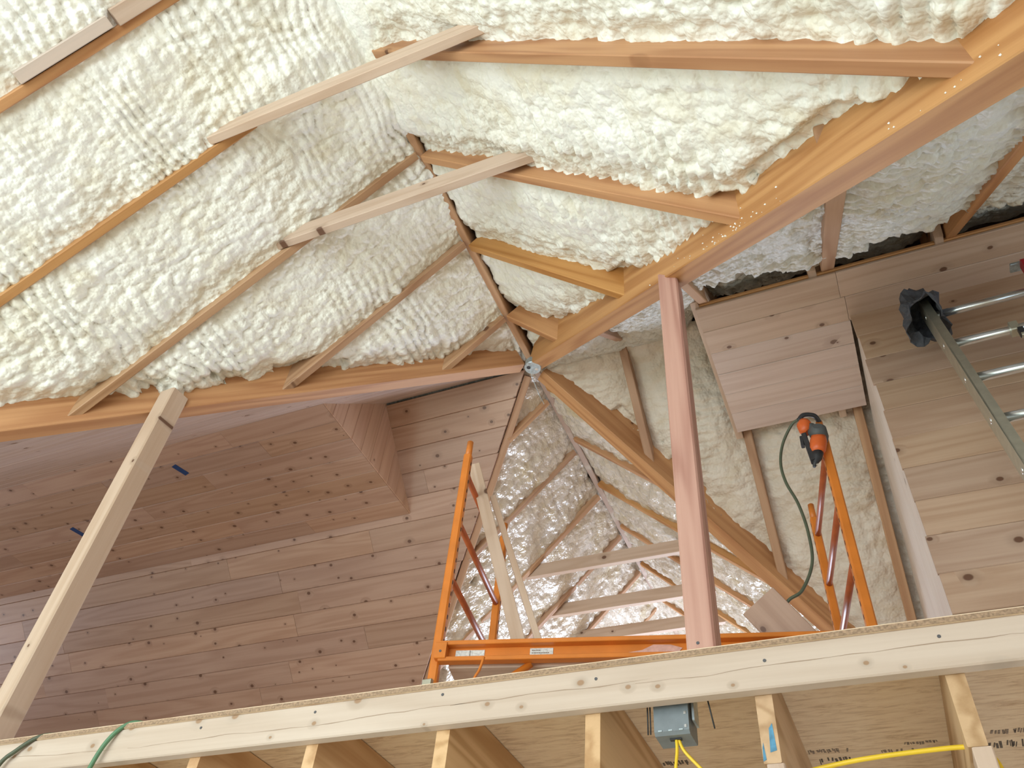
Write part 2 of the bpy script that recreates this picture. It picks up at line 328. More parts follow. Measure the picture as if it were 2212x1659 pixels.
stamp(1.345, 1.47, -.60, 1, .03, 'grey_ink', 1, lf); stamp(1.36, 1.46, -.535, 1, .045, 'ink', 2, lf)
stamp(1.55, 1.64, -.56, 1, .022, 'grey_ink', 3, lf); stamp(1.62, 1.72, -.60, 1, .02, 'grey_ink', 4, lf)
stamp(1.83, 2.05, -.55, 1, .055, 'ink', 5, lf); stamp(1.85, 2.05, -.63, 1, .03, 'grey_ink', 6, lf); stamp(.89, .985, -.61, 1, .035, 'ink', 8, lf)

# ------------------------------------------------------------------ spray foam
def value_noise(x, y, seed):
    xi = np.floor(x).astype(np.int64); yi = np.floor(y).astype(np.int64); fx = x - xi; fy = y - yi
    fx = fx * fx * (3 - 2 * fx); fy = fy * fy * (3 - 2 * fy)
    def h(a, b):
        n = (a * 374761393 + b * 668265263 + seed * 982451653) & 0x7fffffff
        n = ((n ^ (n >> 13)) * 1274126177) & 0x7fffffff
        return ((n ^ (n >> 16)) & 0xffff) / 65535.0
    return (h(xi, yi) * (1 - fx) + h(xi + 1, yi) * fx) * (1 - fy) + (h(xi, yi + 1) * (1 - fx) + h(xi + 1, yi + 1) * fx) * fy
def fbm(x, y, seed, oc=3):
    a = 0; s = 1; t = 0
    for k in range(oc): a = a + value_noise(x * 2 ** k, y * 2 ** k, seed + k) * s; t += s; s *= .5
    return a / t
def puffs(x, y, seed):
    """rounded cauliflower lumps meeting in sharp creases, 0..1"""
    xi = np.floor(x).astype(np.int64); yi = np.floor(y).astype(np.int64); best = np.full(x.shape, -1.0)
    for dx in (-1, 0, 1):
        for dy in (-1, 0, 1):
            a, b = xi + dx, yi + dy
            n = (a * 73856093 ^ b * 19349663 ^ seed * 83492791) & 0x7fffffff
            n = ((n ^ (n >> 13)) * 1274126177) & 0x7fffffff
            r1 = (n & 1023) / 1023.0; r2 = ((n >> 10) & 1023) / 1023.0; r3 = ((n >> 20) & 1023) / 1023.0
            d2 = (x - a - .15 - .7 * r1) ** 2 + (y - b - .15 - .7 * r2) ** 2
            best = np.maximum(best, np.sqrt(np.maximum(0, 1.15 - d2)) * (.75 + .4 * r3))
    return best
def sstep(x, a, b): t = np.clip((x - a) / (b - a), 0, 1); return t * t * (3 - 2 * t)
def foam(name, mat, U, S, u0, u1, s1, rafters, keep, label, group, seed, rec_edge=.05, rec_mid=.02, rib=(.055, .05), amp=.03, step=.01, s0=0.0, extra=None, vdist=None, vrec=.06, big=.03, bead=.026, ribw=.6, parent_kind='stuff'):
    U = np.array(U, float); S = np.array(S, float); N_ = np.cross(U, S)
    if N_[2] > 0: N_ = -N_
    nu = int((u1 - u0) / step) + 1; ns = int((s1 - s0) / step) + 1
    u, s = np.meshgrid(np.linspace(u0, u1, nu), np.linspace(s0, s1, ns), indexing='ij')
    d = np.full(u.shape, 9.0)
    for r in rafters: d = np.minimum(d, np.abs(u - r))
    n1 = fbm(u * 2.2, s * 2.2, seed) - .5; n2 = fbm(u * 9, s * 9, seed + 5) - .5
    wob = (fbm(u * 5, s * 5, seed + 9) - .5) * .06
    base = -(rec_edge + (rec_mid - rec_edge) * sstep(d + n2 * .06, .0, .16)) - .004
    base += big * n1 + .02 * n2
    if vdist is not None:
        vd = vdist(u, s); base -= vrec * (1 - sstep(vd + n2 * .10, .03, .22))
        base -= np.where(sstep(fbm(u * 4, s * 4, seed + 31), .60, .66) * (1 - sstep(vd, .08, .2)) > .5, .04, 0)
    # passes of the spray gun: ribs that run across the bay, each broken into puffs
    ph = s / rib[1] + wob * 30 + (fbm(u * 1.5, s * 1.5, seed + 12) - .5) * 3
    ribs = np.abs(np.sin(ph * math.pi)) ** .6
    pf = puffs(u / rib[0] + wob * 12, s / rib[1] * .9 + wob * 12, seed + 3); pf2 = puffs(u / bead + wob * 20, s / bead, seed + 4)
    m = sstep(fbm(u * 1.8, s * 1.8, seed + 20), .35, .65)
    mod = .55 + .9 * fbm(u * 3, s * 3, seed + 25)
    rel = amp * mod * (pf * .85 + ribs * ribw * m + pf2 * .45 - 1.05)
    h = base + rel
    if extra is not None: h = extra(u, s, h, n1, n2)
    h = np.clip(h, -.205, .065)
    off = (fbm(u * 14, s * 14, seed + 40) - .5) * .012
    X = u[..., None] * U + (s + off)[..., None] * S + h[..., None] * N_
    ok = keep(u, s)
    idx = np.arange(nu * ns).reshape(nu, ns)
    q = np.stack([idx[:-1, :-1], idx[1:, :-1], idx[1:, 1:], idx[:-1, 1:]], -1)
    okq = ok[:-1, :-1] & ok[1:, :-1] & ok[1:, 1:] & ok[:-1, 1:]
    q = q[okq]; used = np.zeros(nu * ns, bool); used[q.ravel()] = True
    remap = np.cumsum(used) - 1; q = remap[q]; V = X.reshape(-1, 3)[used].copy(); V[:, 2] += H
    nn = np.cross(U, S)
    if nn[2] > 0: q = q[:, ::-1]
    me = bpy.data.meshes.new(name); me.vertices.add(len(V)); me.vertices.foreach_set('co', V.ravel())
    me.loops.add(q.size); me.loops.foreach_set('vertex_index', q.ravel().astype(np.int32))
    me.polygons.add(len(q)); me.polygons.foreach_set('loop_start', np.arange(0, q.size, 4, dtype=np.int32)); me.polygons.foreach_set('use_smooth', np.ones(len(q), bool))
    me.update(calc_edges=True)
    o = put(name, me, M[mat], Matrix.Identity(4)); tag(o, label, 'insulation', group, parent_kind)
    return o
c_, s_ = 1 / CYC, P / CYC
FG = 'spray foam between the roof rafters'
R1L = [-.42, -1.0, -1.60, -2.20, -2.80, -3.42]
def ridge_foam(u, s, h, n1, n2, wide=False):     # past the middle of the ridge the foam swallows the ridge board
    t = (1 - sstep(s + n2 * .1, .05, .30)) * sstep(-u + n1 * .2, 1.66, 1.85)
    if wide: t = np.maximum(t, (1 - sstep(s + n2 * .15, .48, .80)) * sstep(-u + n2 * .1, 2.02, 2.14) * (1 - sstep(-u + n2 * .1, 2.30, 2.42)))
    return h + t * (.052 - h * .6) + t * .03 * n2
foam('spray_foam', 'foam', (0, 1, 0), (-c_, 0, -s_), -4.6, -.0, 4.1, R1L, lambda u, s: (s * c_ < -u + .02), 'cream ribbed spray foam filling the slope above the long beam along the boarded wing', FG, 11,
     rec_edge=.030, rec_mid=.010, rib=(.034, .052), amp=.038, step=.0078, bead=.022, ribw=.75, extra=lambda u, s, h, a, b: ridge_foam(u, s, h, a, b, True), vdist=lambda u, s: (-u - s * c_) * .7, vrec=.075)
foam('spray_foam', 'foam', (0, 1, 0), (c_, 0, -s_), -4.6, -.0, 4.1, R1L, lambda u, s: (s * c_ < -u + .02), 'white billowing spray foam between the ridge and the big diagonal beam at upper right', FG, 23,
     rec_edge=.080, rec_mid=.045, rib=(.055, .06), amp=.046, step=.0085, extra=lambda u, s, h, a, b: ridge_foam(u, s, h, a, b), vdist=lambda u, s: (-u - s * c_) * .7, vrec=.035, big=.03)
R2F = [.60, 1.21, 1.84, 2.45]
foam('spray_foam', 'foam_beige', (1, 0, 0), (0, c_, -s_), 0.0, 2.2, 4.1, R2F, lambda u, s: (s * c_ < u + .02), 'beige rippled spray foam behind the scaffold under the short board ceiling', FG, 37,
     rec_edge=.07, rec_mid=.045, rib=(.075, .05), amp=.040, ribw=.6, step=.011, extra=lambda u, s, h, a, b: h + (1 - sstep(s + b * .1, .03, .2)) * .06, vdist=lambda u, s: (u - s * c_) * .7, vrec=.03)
def torn(u, s, h, n1, n2):           # the foam stops in a ragged lip before the ridge; the attic space shows above it
    y = s * c_; lip = .90 - .34 * np.exp(-((u - 1.79) / .14) ** 2) + .22 * n2 + .12 * n1 - .5 * (1 - sstep(u, 1.05, 1.35))
    t = 1 - sstep(y, lip - .02, lip + .015)
    return h + .02 - t * (.10 + .03 * n1) * sstep(u, .9, 1.2) + (1 - sstep(u, .8, 1.2)) * (1 - sstep(y, .02, .25)) * .05
R2N = [.62, 1.21, 1.83, 2.39, 3.0]
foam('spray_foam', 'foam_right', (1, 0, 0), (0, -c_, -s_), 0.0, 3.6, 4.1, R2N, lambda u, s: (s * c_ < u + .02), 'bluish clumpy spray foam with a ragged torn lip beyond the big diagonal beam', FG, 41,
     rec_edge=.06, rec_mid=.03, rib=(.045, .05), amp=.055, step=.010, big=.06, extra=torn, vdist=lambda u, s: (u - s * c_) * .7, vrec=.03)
R3R = [.22, .75, 1.27, 1.80, 2.33, 2.86]; R3L = [.35, .88, 1.41, 1.93, 2.45, 2.98]
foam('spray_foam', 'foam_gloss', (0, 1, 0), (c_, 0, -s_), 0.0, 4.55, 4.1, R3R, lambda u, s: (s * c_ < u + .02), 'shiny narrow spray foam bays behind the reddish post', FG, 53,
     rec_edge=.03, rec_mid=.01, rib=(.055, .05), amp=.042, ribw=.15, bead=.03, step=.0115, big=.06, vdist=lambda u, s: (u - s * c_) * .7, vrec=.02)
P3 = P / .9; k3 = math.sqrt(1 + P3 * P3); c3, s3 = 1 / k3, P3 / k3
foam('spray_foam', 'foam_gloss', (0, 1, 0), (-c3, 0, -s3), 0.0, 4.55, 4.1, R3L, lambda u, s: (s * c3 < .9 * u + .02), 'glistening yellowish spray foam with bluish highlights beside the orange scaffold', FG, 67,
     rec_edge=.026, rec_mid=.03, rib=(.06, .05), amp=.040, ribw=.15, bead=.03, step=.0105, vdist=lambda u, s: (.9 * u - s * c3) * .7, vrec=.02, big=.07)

# ------------------------------------------------------------------ main roof timbers
def beam(name, mat, a, b, drop, depth, width, label, cat, group=None, e0=(0, 0), e1=(0, 0)):
    """beam whose lower face is `drop` below the line a-b; wide faces vertical"""
    a, b = Vector(a), Vector(b); d = (b - a).normalized(); z = Vector((0, 0, 1)); dn = -(z - d * z.dot(d)).normalized()
    off = dn * (drop - depth / 2)
    o = board(name, M[mat], a + off, b + off, dn, depth, width, None, .004, e0, e1); return tag(o, label, cat, group)
VG = 'valley beams meeting at the crossing'
beam('valley_beam', 'fir', (-.06, -.06, -.05), (-4.2 + 1.2, -4.2 + 1.2, -3.0 * P), .035, .28, .085, 'long orange valley beam running left from the steel junction box above the boarded wing', 'beam', VG)
beam('valley_beam', 'fir', (.06, -.06, -.05), (3.0, -3.0, -3.0 * P), .05, .30, .095, 'big orange valley beam crossing to the upper right corner', 'beam', VG)
beam('valley_beam', 'fir', (.06, .06, -.05), (3.0, 3.0, -3.0 * P), .045, .28, .085, 'orange valley beam going down behind the reddish post from the crossing', 'beam', VG)
beam('valley_beam', 'fir_dim', (-.05, .06, -.05), (-2.7, 3.0, -3.0 * P), -.012, .20, .05, 'narrow brown valley beam along the cut ends of the ceiling boards beside the scaffold', 'beam', VG)
RG = 'ridge boards'
beam('ridge_board', 'fir_dim', (0, -.03, 0), (0, -6.35, 0), .012, .18, .042, 'thin ridge board rising from the crossing and vanishing into foam', 'ridge board', RG)
beam('ridge_board', 'ridge', (0, .03, 0), (0, 4.5, 0), .006, .18, .042, 'foam-dusted ridge board going away below the steel junction box', 'ridge board', RG)
beam('ridge_board', 'ridge', (.03, 0, 0), (4.95, 0, 0), -.06, .15, .042, 'ridge board buried in foam above the short board ceiling', 'ridge board', RG)
beam('ridge_board', 'fir_dim', (-.03, 0, 0), (-7.45, 0, 0), -.03, .15, .042, 'ridge board behind the gap at the peak of the boarded ceiling', 'ridge board', RG)

def jack(mat, a, b, label, group, width=.042, depth=.185, proud=0.0, e1=(0, 0)):
    return beam('rafter', mat, a, b, proud, depth, width, label, 'rafter', group, (0, 0), e1)
JG = 'jack rafters'
ordL = {0: 'short jack rafter nearest the crossing', 1: 'second jack rafter from the crossing', 2: 'third jack rafter, carrying the lower pale tie', 3: 'fourth jack rafter, carrying the upper pale tie', 4: 'fifth jack rafter with the two-piece tie', 5: 'sixth jack rafter above the frame'}
for k, y in enumerate(R1L):
    e = min(-y - .02, 3.0)
    jack('fir_dim' if k in (0, 1, 2) else 'fir', (-.02, y, -.02 * P), (-e, y + (.0), -e * P), ordL[k] + ', above the long left beam', JG, proud=.018)
ordR = {0: 'stubby jack rafter nearest the crossing', 1: 'second jack rafter, half buried', 2: 'third jack rafter', 3: 'fourth and longest visible jack rafter with a dark knot', 4: 'fifth jack rafter above the frame', 5: 'sixth jack rafter above the frame'}
for k, y in enumerate(R1L):
    e = min(-y - .06, 3.0)
    jack('fir', (.02, y + (.03 if k else 0), -.02 * P), (e, y + .03, -e * P), ordR[k] + ', ending on the big diagonal beam', JG, width=.045, depth=.19, proud=.018)
for k, x in enumerate(R2F):
    t0 = .42 if x > 1 else 0.0
    jack('fir_dim', (x, 0.02, -.02 * P), (x, min(x, 3.0) - .03 if x < 1 else (x - .03), -(x - .03) * P), ['bare rafter left of centre in the beige foam, beside the reddish post', 'bare rafter in the beige foam left of the nail gun', 'dark rafter beside the bluish side wall', 'hidden rafter behind the side wall'][k], JG, width=.05, proud=.01)
for k, x in enumerate(R2N):
    jack('fir_dim' if k != 3 else 'fir', (x, -.02, -.02 * P), (x, -(x - .04), -(x - .04) * P), ['rafter close behind the reddish post top', 'narrow rafter behind the big diagonal beam', 'bare greyish rafter standing in the bluish foam', 'orange rafter at the right edge in the bluish foam', 'hidden rafter past the right edge'][k], JG, width=.062 if k == 2 else .045, proud=.02)
for k, y in enumerate(R3R):
    e = y - .03
    jack('fir', (.02, y, -.02 * P), (e, y, -e * P), '%s jack rafter from the crossing in the shiny bays behind the reddish post' % ['first', 'second', 'third', 'fourth', 'fifth', 'sixth'][k], JG, proud=.01)
for k, y in enumerate(R3L):
    e = .9 * y - .03
    jack('fir_dim', (-.02, y, -.02 * P3), (-e, y, -e * P3), '%s jack rafter from the crossing in the glistening foam beside the scaffold' % ['first', 'second', 'third', 'fourth', 'fifth', 'sixth'][k], JG, proud=.0)

# collar ties: pale 2x4s nailed on edge to the near sides of the rafter pairs
def collar(x0, x1, y, zb, hgt, thick, mat, label, slant=True, name='collar_tie', group='collar ties'):
    z = zb + hgt / 2
    o = board(name, M[mat], (x0, y, z), (x1, y, z), (0, 0, 1), hgt, thick, None, .003, (1.25 if slant else 0, 0), (-.5 if slant else 0, 0)); return tag(o, label, 'tie beam', group)
c1 = collar(-.885, .74, -1.645, -.61, .115, .04, 'stud', 'pale collar tie across the thin ridge board, lower of the two long ones')
collar(-.86, .74, -2.245, -.61, .115, .04, 'stud', 'pale collar tie near the top of the view, upper of the two long ones')
for k, (x0, x1, w0, mt, lb) in enumerate(((-.99, -.68, .05, 'paint_grey', 'greyish strip nailed along the rafter at the top left corner'), (-.66, -.30, .07, 'stud', 'pinkish block nailed along the rafter at the top left edge'))):
    tag(board('nailing_strip', M[mt], (x0, -2.852, P * x0 - .008), (x1, -2.852, P * x1 - .008), (0, 0, 1), .07, w0, None, .003), lb, 'wood strip')
collar(-.62, .62, 1.46, -.60, .10, .04, 'stud', 'tan collar tie behind the reddish post, highest of the three')
collar(-.66, .66, 2.0, -.60, .10, .04, 'stud', 'tan collar tie behind the reddish post, the middle of the three')
collar(-.62, .62, 2.42, -.60, .10, .04, 'stud', 'tan collar tie just over the scaffold beam, lowest of the three behind the reddish post')
CT = 'collar ties above the short board ceiling'
for x, lb in ((1.21, 'short pale tie end beside the reddish post above the board ceiling'), (1.80, 'tie end above the board ceiling under the greyish rafter'), (2.38, 'orange tie end above the board ceiling near the right edge'), (3.0, 'hidden tie above the board ceiling')):
    tag(board('ceiling_tie', M['stud'], (x - .045, -.60, -.50), (x - .045, .56, -.50), (0, 0, 1), .085, .04, None, .003, (-.9, 0), (.9, 0)), lb, 'tie beam', CT)
tag(board('ceiling_tie', M['stud'], (1.17, -.88, -.545), (1.225, -.50, -.50), (0, 0, 1), .045, .04, None, .003, (.5, 0)), 'small pale block nailed at the corner of the board ceiling beside the reddish post', 'tie beam', CT)

# ------------------------------------------------------------------ board ceilings
PW = .163
def plank_row(parent, mat, o, U, S, x0, x1, s_mid, w, n_, e0, e1, rnd, joints=None, t=.018):
    """one row of tongue-and-groove boards from x0 to x1 along U, broken at random butt joints"""
    o, U, S, n_ = Vector(o), Vector(U), Vector(S), Vector(n_)
    if joints is None:
        joints = []; x = x0 + rnd.uniform(.5, 2.6)
        while x < x1 - .4: joints.append(x); x += rnd.uniform(1.1, 3.2)
    xs = [x0] + joints + [x1]
    for k in range(len(xs) - 1):
        a, b = xs[k] + (.0008 if k else 0), xs[k + 1] - (.0008 if k < len(xs) - 2 else 0)
        if b - a < .03: continue
        j = n_ * rnd.uniform(-.0008, .0008)
        A = o + U * a + S * s_mid + n_ * (t / 2) + j; B = o + U * b + S * s_mid + n_ * (t / 2) + j
        board('plank', mat, A, B, S, w - .001, t, parent, .0032, e0 if k == 0 else (0, 0), e1 if k == len(xs) - 2 else (0, 0))
rnd = random.Random(5)
far = empty('ceiling', (-2, 1.4, -1.4), 'knotty pine board ceiling slope behind the leaning pale post', 'ceiling', None, 'structure')
Uf, Sf = Vector((-1, 0, 0)), Vector((0, c_, -s_)); nf = Vector((0, -s_, -c_))
k = 0; s0 = .028
while s0 < 4.1:
    w_ = PW; y0, y1 = s0 * c_, (s0 + w_) * c_; ym = (y0 + y1) / 2
    x0 = .9 * ym + .035 + rnd.uniform(-.006, .010)
    # frame(): local y = S, slant of the cut follows the valley
    plank_row(far, M['pine'], (0, 0, 0), Uf, Sf, x0, 7.46, s0 + w_ / 2, w_, nf, (.9 * c_, 0), (0, 0), rnd); s0 += w_; k += 1
near = empty('ceiling', (-2, -1.4, -1.4), 'pale pine board ceiling slope, window sheen coloured in, just under the long left beam', 'ceiling', None, 'structure')
Sn = Vector((0, -c_, -s_)); nn_ = Vector((0, s_, -c_)); s0 = .02
while s0 < 3.6:
    ym = (s0 + PW / 2) * c_
    plank_row(near, M['pine_window_sheen'], (0, 0, 0), Uf, Sn, ym + .02, 7.46, s0 + PW / 2, PW, nn_, (c_, 0), (0, 0), rnd); s0 += PW
FZ = -.544
flat = empty('ceiling', (-2.5, 0, FZ), 'flat knotty pine board ceiling strip with blue tape beside the triangular board gable', 'ceiling', None, 'structure')
y = -.567
rows = [.162] * 7
for k, w_ in enumerate(rows):
    w2 = w_ if k < 6 else .152
    plank_row(flat, M['pine'], (0, 0, FZ), Uf, (0, 1, 0), 1.10, 7.46, y + w2 / 2, w2, (0, 0, -1), (0, 0), (0, 0), rnd); y += w_
gab = empty('wall_gable', (-1.1, 0, FZ), 'small triangular gable of upright pine boards closing the peak above the flat strip', 'wall', None, 'structure')
nb = 10; wd = 1.146 / nb
for k in range(nb):
    yc = -.573 + wd * (k + .5); zt = -P * abs(yc); sl = -P if yc > 0 else P
    board('plank', M['pine_gable_lit'], (-1.103, yc, FZ - .012), (-1.103, yc, zt), (0, 1, 0), wd - .002, .018, gab, .004, (0, 0), (sl, 0))
tag(board('gap_strip', M['felt_and_shade'], (-.10, .012, -.012), (-7.4, .012, -.012), (0, 1, 0), .05, .006, None, .001), 'grey felt strip showing in the gap along the peak of the boarded ceiling', 'strip')
tag(board('gap_strip', M['felt_and_shade'], (-1.12, .562, FZ + .004), (-2.6, .562, FZ + .004), (0, 1, 0), .03, .006, None, .001), 'dark strip as shade in the gap at the lower edge of the flat board strip', 'strip')  # dark strip added where the open gap would only be in shade
# right wing: flat strip, front wall, side wall
fr = empty('ceiling', (1.5, -.1, FZ), 'flat pale pine board ceiling panel between the reddish post and the ladder', 'ceiling', None, 'structure')
y = -.526
for k in range(6):
    w_ = .162
    if k < 2: plank_row(fr, M['pine_pale'], (0, 0, FZ), (1, 0, 0), (0, 1, 0), 1.166, 4.95, y + w_ / 2, w_ , (0, 0, -1), (0, 0), (0, 0), rnd, [1.86 + .02 * k, 3.6 + .5 * k])
    else: plank_row(fr, M['pine_window_sheen'], (0, 0, FZ), (1, 0, 0), (0, 1, 0), 1.166, 1.885, y + w_ / 2, w_, (0, 0, -1), (0, 0), (0, 0), rnd, [])
    y += w_
tag(board('ceiling_tie', M['fir'], (1.17, -.520, FZ + .016), (4.9, -.520, FZ + .016), (0, 1, 0), .02, .020, None, .003), 'thin orange edge strip along the near edge of the flat board ceiling', 'tie beam', CT)
fw = empty('wall_boards', (3, -.205, LZ), 'wall of horizontal knotty pine boards behind the ladder', 'wall', None, 'structure')
z = FZ - .005; k = 0
while z > LZ + .02:
    w_ = min(.173, z - LZ); x0 = 1.893 + rnd.uniform(-.006, .008)
    plank_row(fw, M['pine_warm'], (0, -.214, 0), (1, 0, 0), (0, 0, -1), x0, 4.95, -(z - w_ / 2), w_, (0, -1, 0), (0, 0), (0, 0), rnd, [] if rnd.random() < .5 else [rnd.uniform(3, 4.3)]); z -= .173
sw = empty('wall_side', (1.9, .5, LZ), 'pale side wall strip of upright boards in bluish window light', 'wall', None, 'structure')
y = -.19
while y < 2.86:
    w_ = .285; yc = y + w_ / 2; zt = min(FZ - .02, -P * yc - .03); sl = -P if yc > .573 else 0
    board('plank', M['pine_clear'], (1.912, yc, LZ), (1.912, yc, zt), (0, 1, 0), w_ - .0015, .018, sw, .001, (0, 0), (sl, 0)); y += w_
# blue tape on the flat strip
for (x, yy, rz, lb) in ((-2.375, -.335, 1.25, 'blue masking tape piece on the flat board strip, the one in clear view'), (-3.62, .005, 1.3, 'blue masking tape piece partly behind the leaning pale post')):
    tag(box('masking_tape', M['tape'], (x, yy, FZ - .0195), .11, .045, .0012, None, .0002, (math.cos(rz), math.sin(rz), 0), (-math.sin(rz), math.cos(rz), 0)), lb, 'tape', 'blue tape pieces')

# ------------------------------------------------------------------ loft edge: header, joists, posts
hd = board('header_board', M['header'], (-7.4, -1.2215, -2.929), (4.9, -1.2215, -2.929), (0, 0, 1), .11, .038, None, .004)
tag(hd, 'long pale header board nailed along the loft edge across the bottom of the view', 'board')
def crack(parent, x0, x1, z0, z1, y, seed, amp=.004, wd=.0012):
    rn = random.Random(seed); n = int((x1 - x0) / .05); top = []; bot = []
    z = 0
    for k in range(n + 1):
        t = k / n; z = z * .8 + rn.uniform(-amp, amp); zz = z0 + (z1 - z0) * t + z; hw = wd * (.25 + rn.random()) * math.sin(math.pi * min(1, max(0.03, t))) ** .4
        top.append((x0 + (x1 - x0) * t, y, zz + hw)); bot.append((x0 + (x1 - x0) * t, y, zz - hw))
    vs = [p for ab in zip(top, bot) for p in ab]; fs = [(2 * k, 2 * k + 1, 2 * k + 3, 2 * k + 2) for k in range(n)]
    me = bpy.data.meshes.new('grain_crack'); me.from_pydata(vs, [], fs); me.update()
    put('grain_crack', me, M['crack'], Matrix.Translation(W((0, 0, 0))), parent)
crack(hd, -.75, .55, -2.948, -2.934, -1.2409, 2); crack(hd, .45, 1.05, -2.932, -2.926, -1.2409, 5, .003, .0016); crack(hd, 1.0, 2.1, -2.930, -2.925, -1.2409, 3); crack(hd, -1.5, -.8, -2.925, -2.935, -1.2409, 8)
def nail(parent, c, r=.0045, nrm=(0, -1, 0)):
    n_ = Vector(nrm); tube('nail_head', M['nail'], [Vector(c) - n_ * .004, Vector(c) + n_ * .0012], [r, r * .9], parent, 8, False)
for x, z in ((.89, -2.905), (1.34, -2.912), (1.75, -2.905), (.42, -2.895), (-.02, -2.90), (-.46, -2.905)):
    nail(hd, (x, -1.2405, z), .005)
JX = [(-1.38, ''), (-.93, 'first visible joist at the bottom left'), (-.48, 'second'), (-.03, 'third'), (.417, 'fourth'), (.868, ''), (1.319, ''), (1.760, ''), (2.21, '')]
jl = {-1.38: 'floor joist below the dark hose at the lower left corner', -.93: 'orange floor joist at the far left under the header board', -.48: 'floor joist under the header below the green hose', -.03: 'floor joist under the header left of the bottom centre', .417: 'floor joist under the header near the scaffold corner', .868: 'floor joist with bold arched grain left of the grey electrical box', 1.319: 'floor joist with blue paint on its end right of the grey electrical box', 1.76: 'stained floor joist at the lower right with yellow cable at it', 2.21: 'floor joist past the lower right corner'}
for x, _ in JX:
    mt = 'joist_blue' if x in (1.319, 1.76) else 'joist'
    o = board('floor_joist', M[mt], (x, -1.201, -3.013), (x, 1.55, -3.013), (0, 0, 1), .275, .042, None, .002)
    tag(o, jl.get(x, 'floor joist outside the frame, under the loft'), 'joist', 'loft floor joists')
    if x == 1.319:
        for (dx, z0, z1, wd_) in ((.006, -3.125, -3.055, .016), (-.017, -3.145, -3.10, .008)):
            poly('paint_mark', M['blue_paint'], [(x + dx - wd_ / 2, -1.2012, z0), (x + dx + wd_ / 2, -1.2012, z0 + .004), (x + dx + wd_ / 2 - .003, -1.2012, z1), (x + dx - wd_ / 4, -1.2012, z1 - .012)], .0006, o, n=(0, -1, 0))
for x, lb in ((1.325, 'pale stud end under the blue-marked joist'), (1.768, 'pale stud end under the stained joist at lower right')):
    tag(board('wall_stud', M['stud'], (x, -1.155, FL0), (x, -1.155, -3.151), (1, 0, 0), .042, .09, None, .003), lb, 'stud', 'studs below the loft joists')
pA = board('support_post', M['post_red'], (1.182, -1.195, LZ + .018), (1.182, -1.195, -1.19), (1, 0, 0), .078, .09, None, .006, (0, 0), (-.70, -.0))
tag(pA, 'upright reddish fir post from the loft edge up to the big diagonal beam', 'post'); nail(pA, (1.175, -1.2402, LZ + .035), .005)
pB = board('support_post', M['stud'], (-1.545, -1.175, LZ + .018), (-1.275, -1.365, -1.215), (1, 0, 0), .085, .105, None, .006, (0, 0), (.25, 0))
tag(pB, 'pale timber post leaning at the left from the loft edge to the long beam', 'post')

# ------------------------------------------------------------------ electrical things
eb = empty('electrical_box', (1.075, -1.13, -3.05), 'grey steel electrical box with yellow cables under the header board', 'electrical box')
box('body', M['grey_plastic'], (1.075, -1.135, -2.985), .092, .09, .125, eb, .008)
box('bracket', M['galv'], (1.130, -1.14, -2.965), .006, .05, .09, eb, .002)
box('cable_clamp', M['black'], (1.078, -1.150, -3.049), .03, .012, .006, eb, .001)
for zz, yy in ((-2.995, -1.181), (-3.03, -1.181)): box('knockout', M['alu_bright'], (1.112, yy, zz), .006, .002, .008, eb, .0005)
for xx in (1.045, 1.072, 1.10): box('knockout', M['galv'], (xx, -1.181, -3.038), .010, .002, .004, eb, .0005)
for k, pts in enumerate(([(1.079, -1.15, -3.045), (1.079, -1.152, -3.08), (1.074, -1.154, -3.12), (1.066, -1.156, -3.20)], [(1.083, -1.148, -3.045), (1.094, -1.146, -3.075), (1.118, -1.14, -3.105), (1.16, -1.13, -3.15)])):
    tube('cable', M['yellow'], spline(pts, 8), .0042, eb, 8)
for (x, a) in ((1.008, 0), (1.015, 0), (1.17, 1)):
    tag(tube('bent_nail', M['black'], [(x - (.012 if a else 0), -1.16, -2.876), (x + (.012 if a else -.001), -1.16, -3.035)], .0022, None, 6), 'black nail sticking out %s the grey electrical box' % ('right of' if a else 'left of') + (', the outer one' if x == 1.008 else ', the inner one' if not a else ''), 'nail', 'nails beside the electrical box')
yc_ = tube('cable', M['yellow'], spline([(1.33, -1.08, -3.135), (1.50, -1.10, -3.118), (1.68, -1.10, -3.108), (1.76, -1.10, -3.110), (1.785, -1.11, -3.13), (1.80, -1.12, -3.18), (1.81, -1.12, -3.3)], 10), .006, None, 8)
tag(yc_, 'yellow cable stretched below the plywood through the joists at the lower right', 'cable')
jb = empty('junction_box', (.042, -.075, -.16), 'round galvanised junction box hanging at the crossing of the beams', 'junction box')
tube('body', M['galv'], [(.042, -.075, -.085), (.042, -.075, -.135)], .052, jb, 8, False)
tube('rim', M['galv'], [(.042, -.075, -.135), (.042, -.075, -.139)], [.054, .051], jb, 24, False)
tube('knockout', M['black'], [(.020, -.088, -.139), (.020, -.088, -.1405)], .013, jb, 12, False)
tube('knockout', M['alu_bright'], [(.062, -.060, -.139), (.062, -.060, -.141)], .011, jb, 12, False)
tube('hanging_wire', M['galv'], spline([(.035, -.09, -.138), (.03, -.05, -.18), (.045, .04, -.26), (.06, .10, -.30)], 6), .0022, jb, 6)

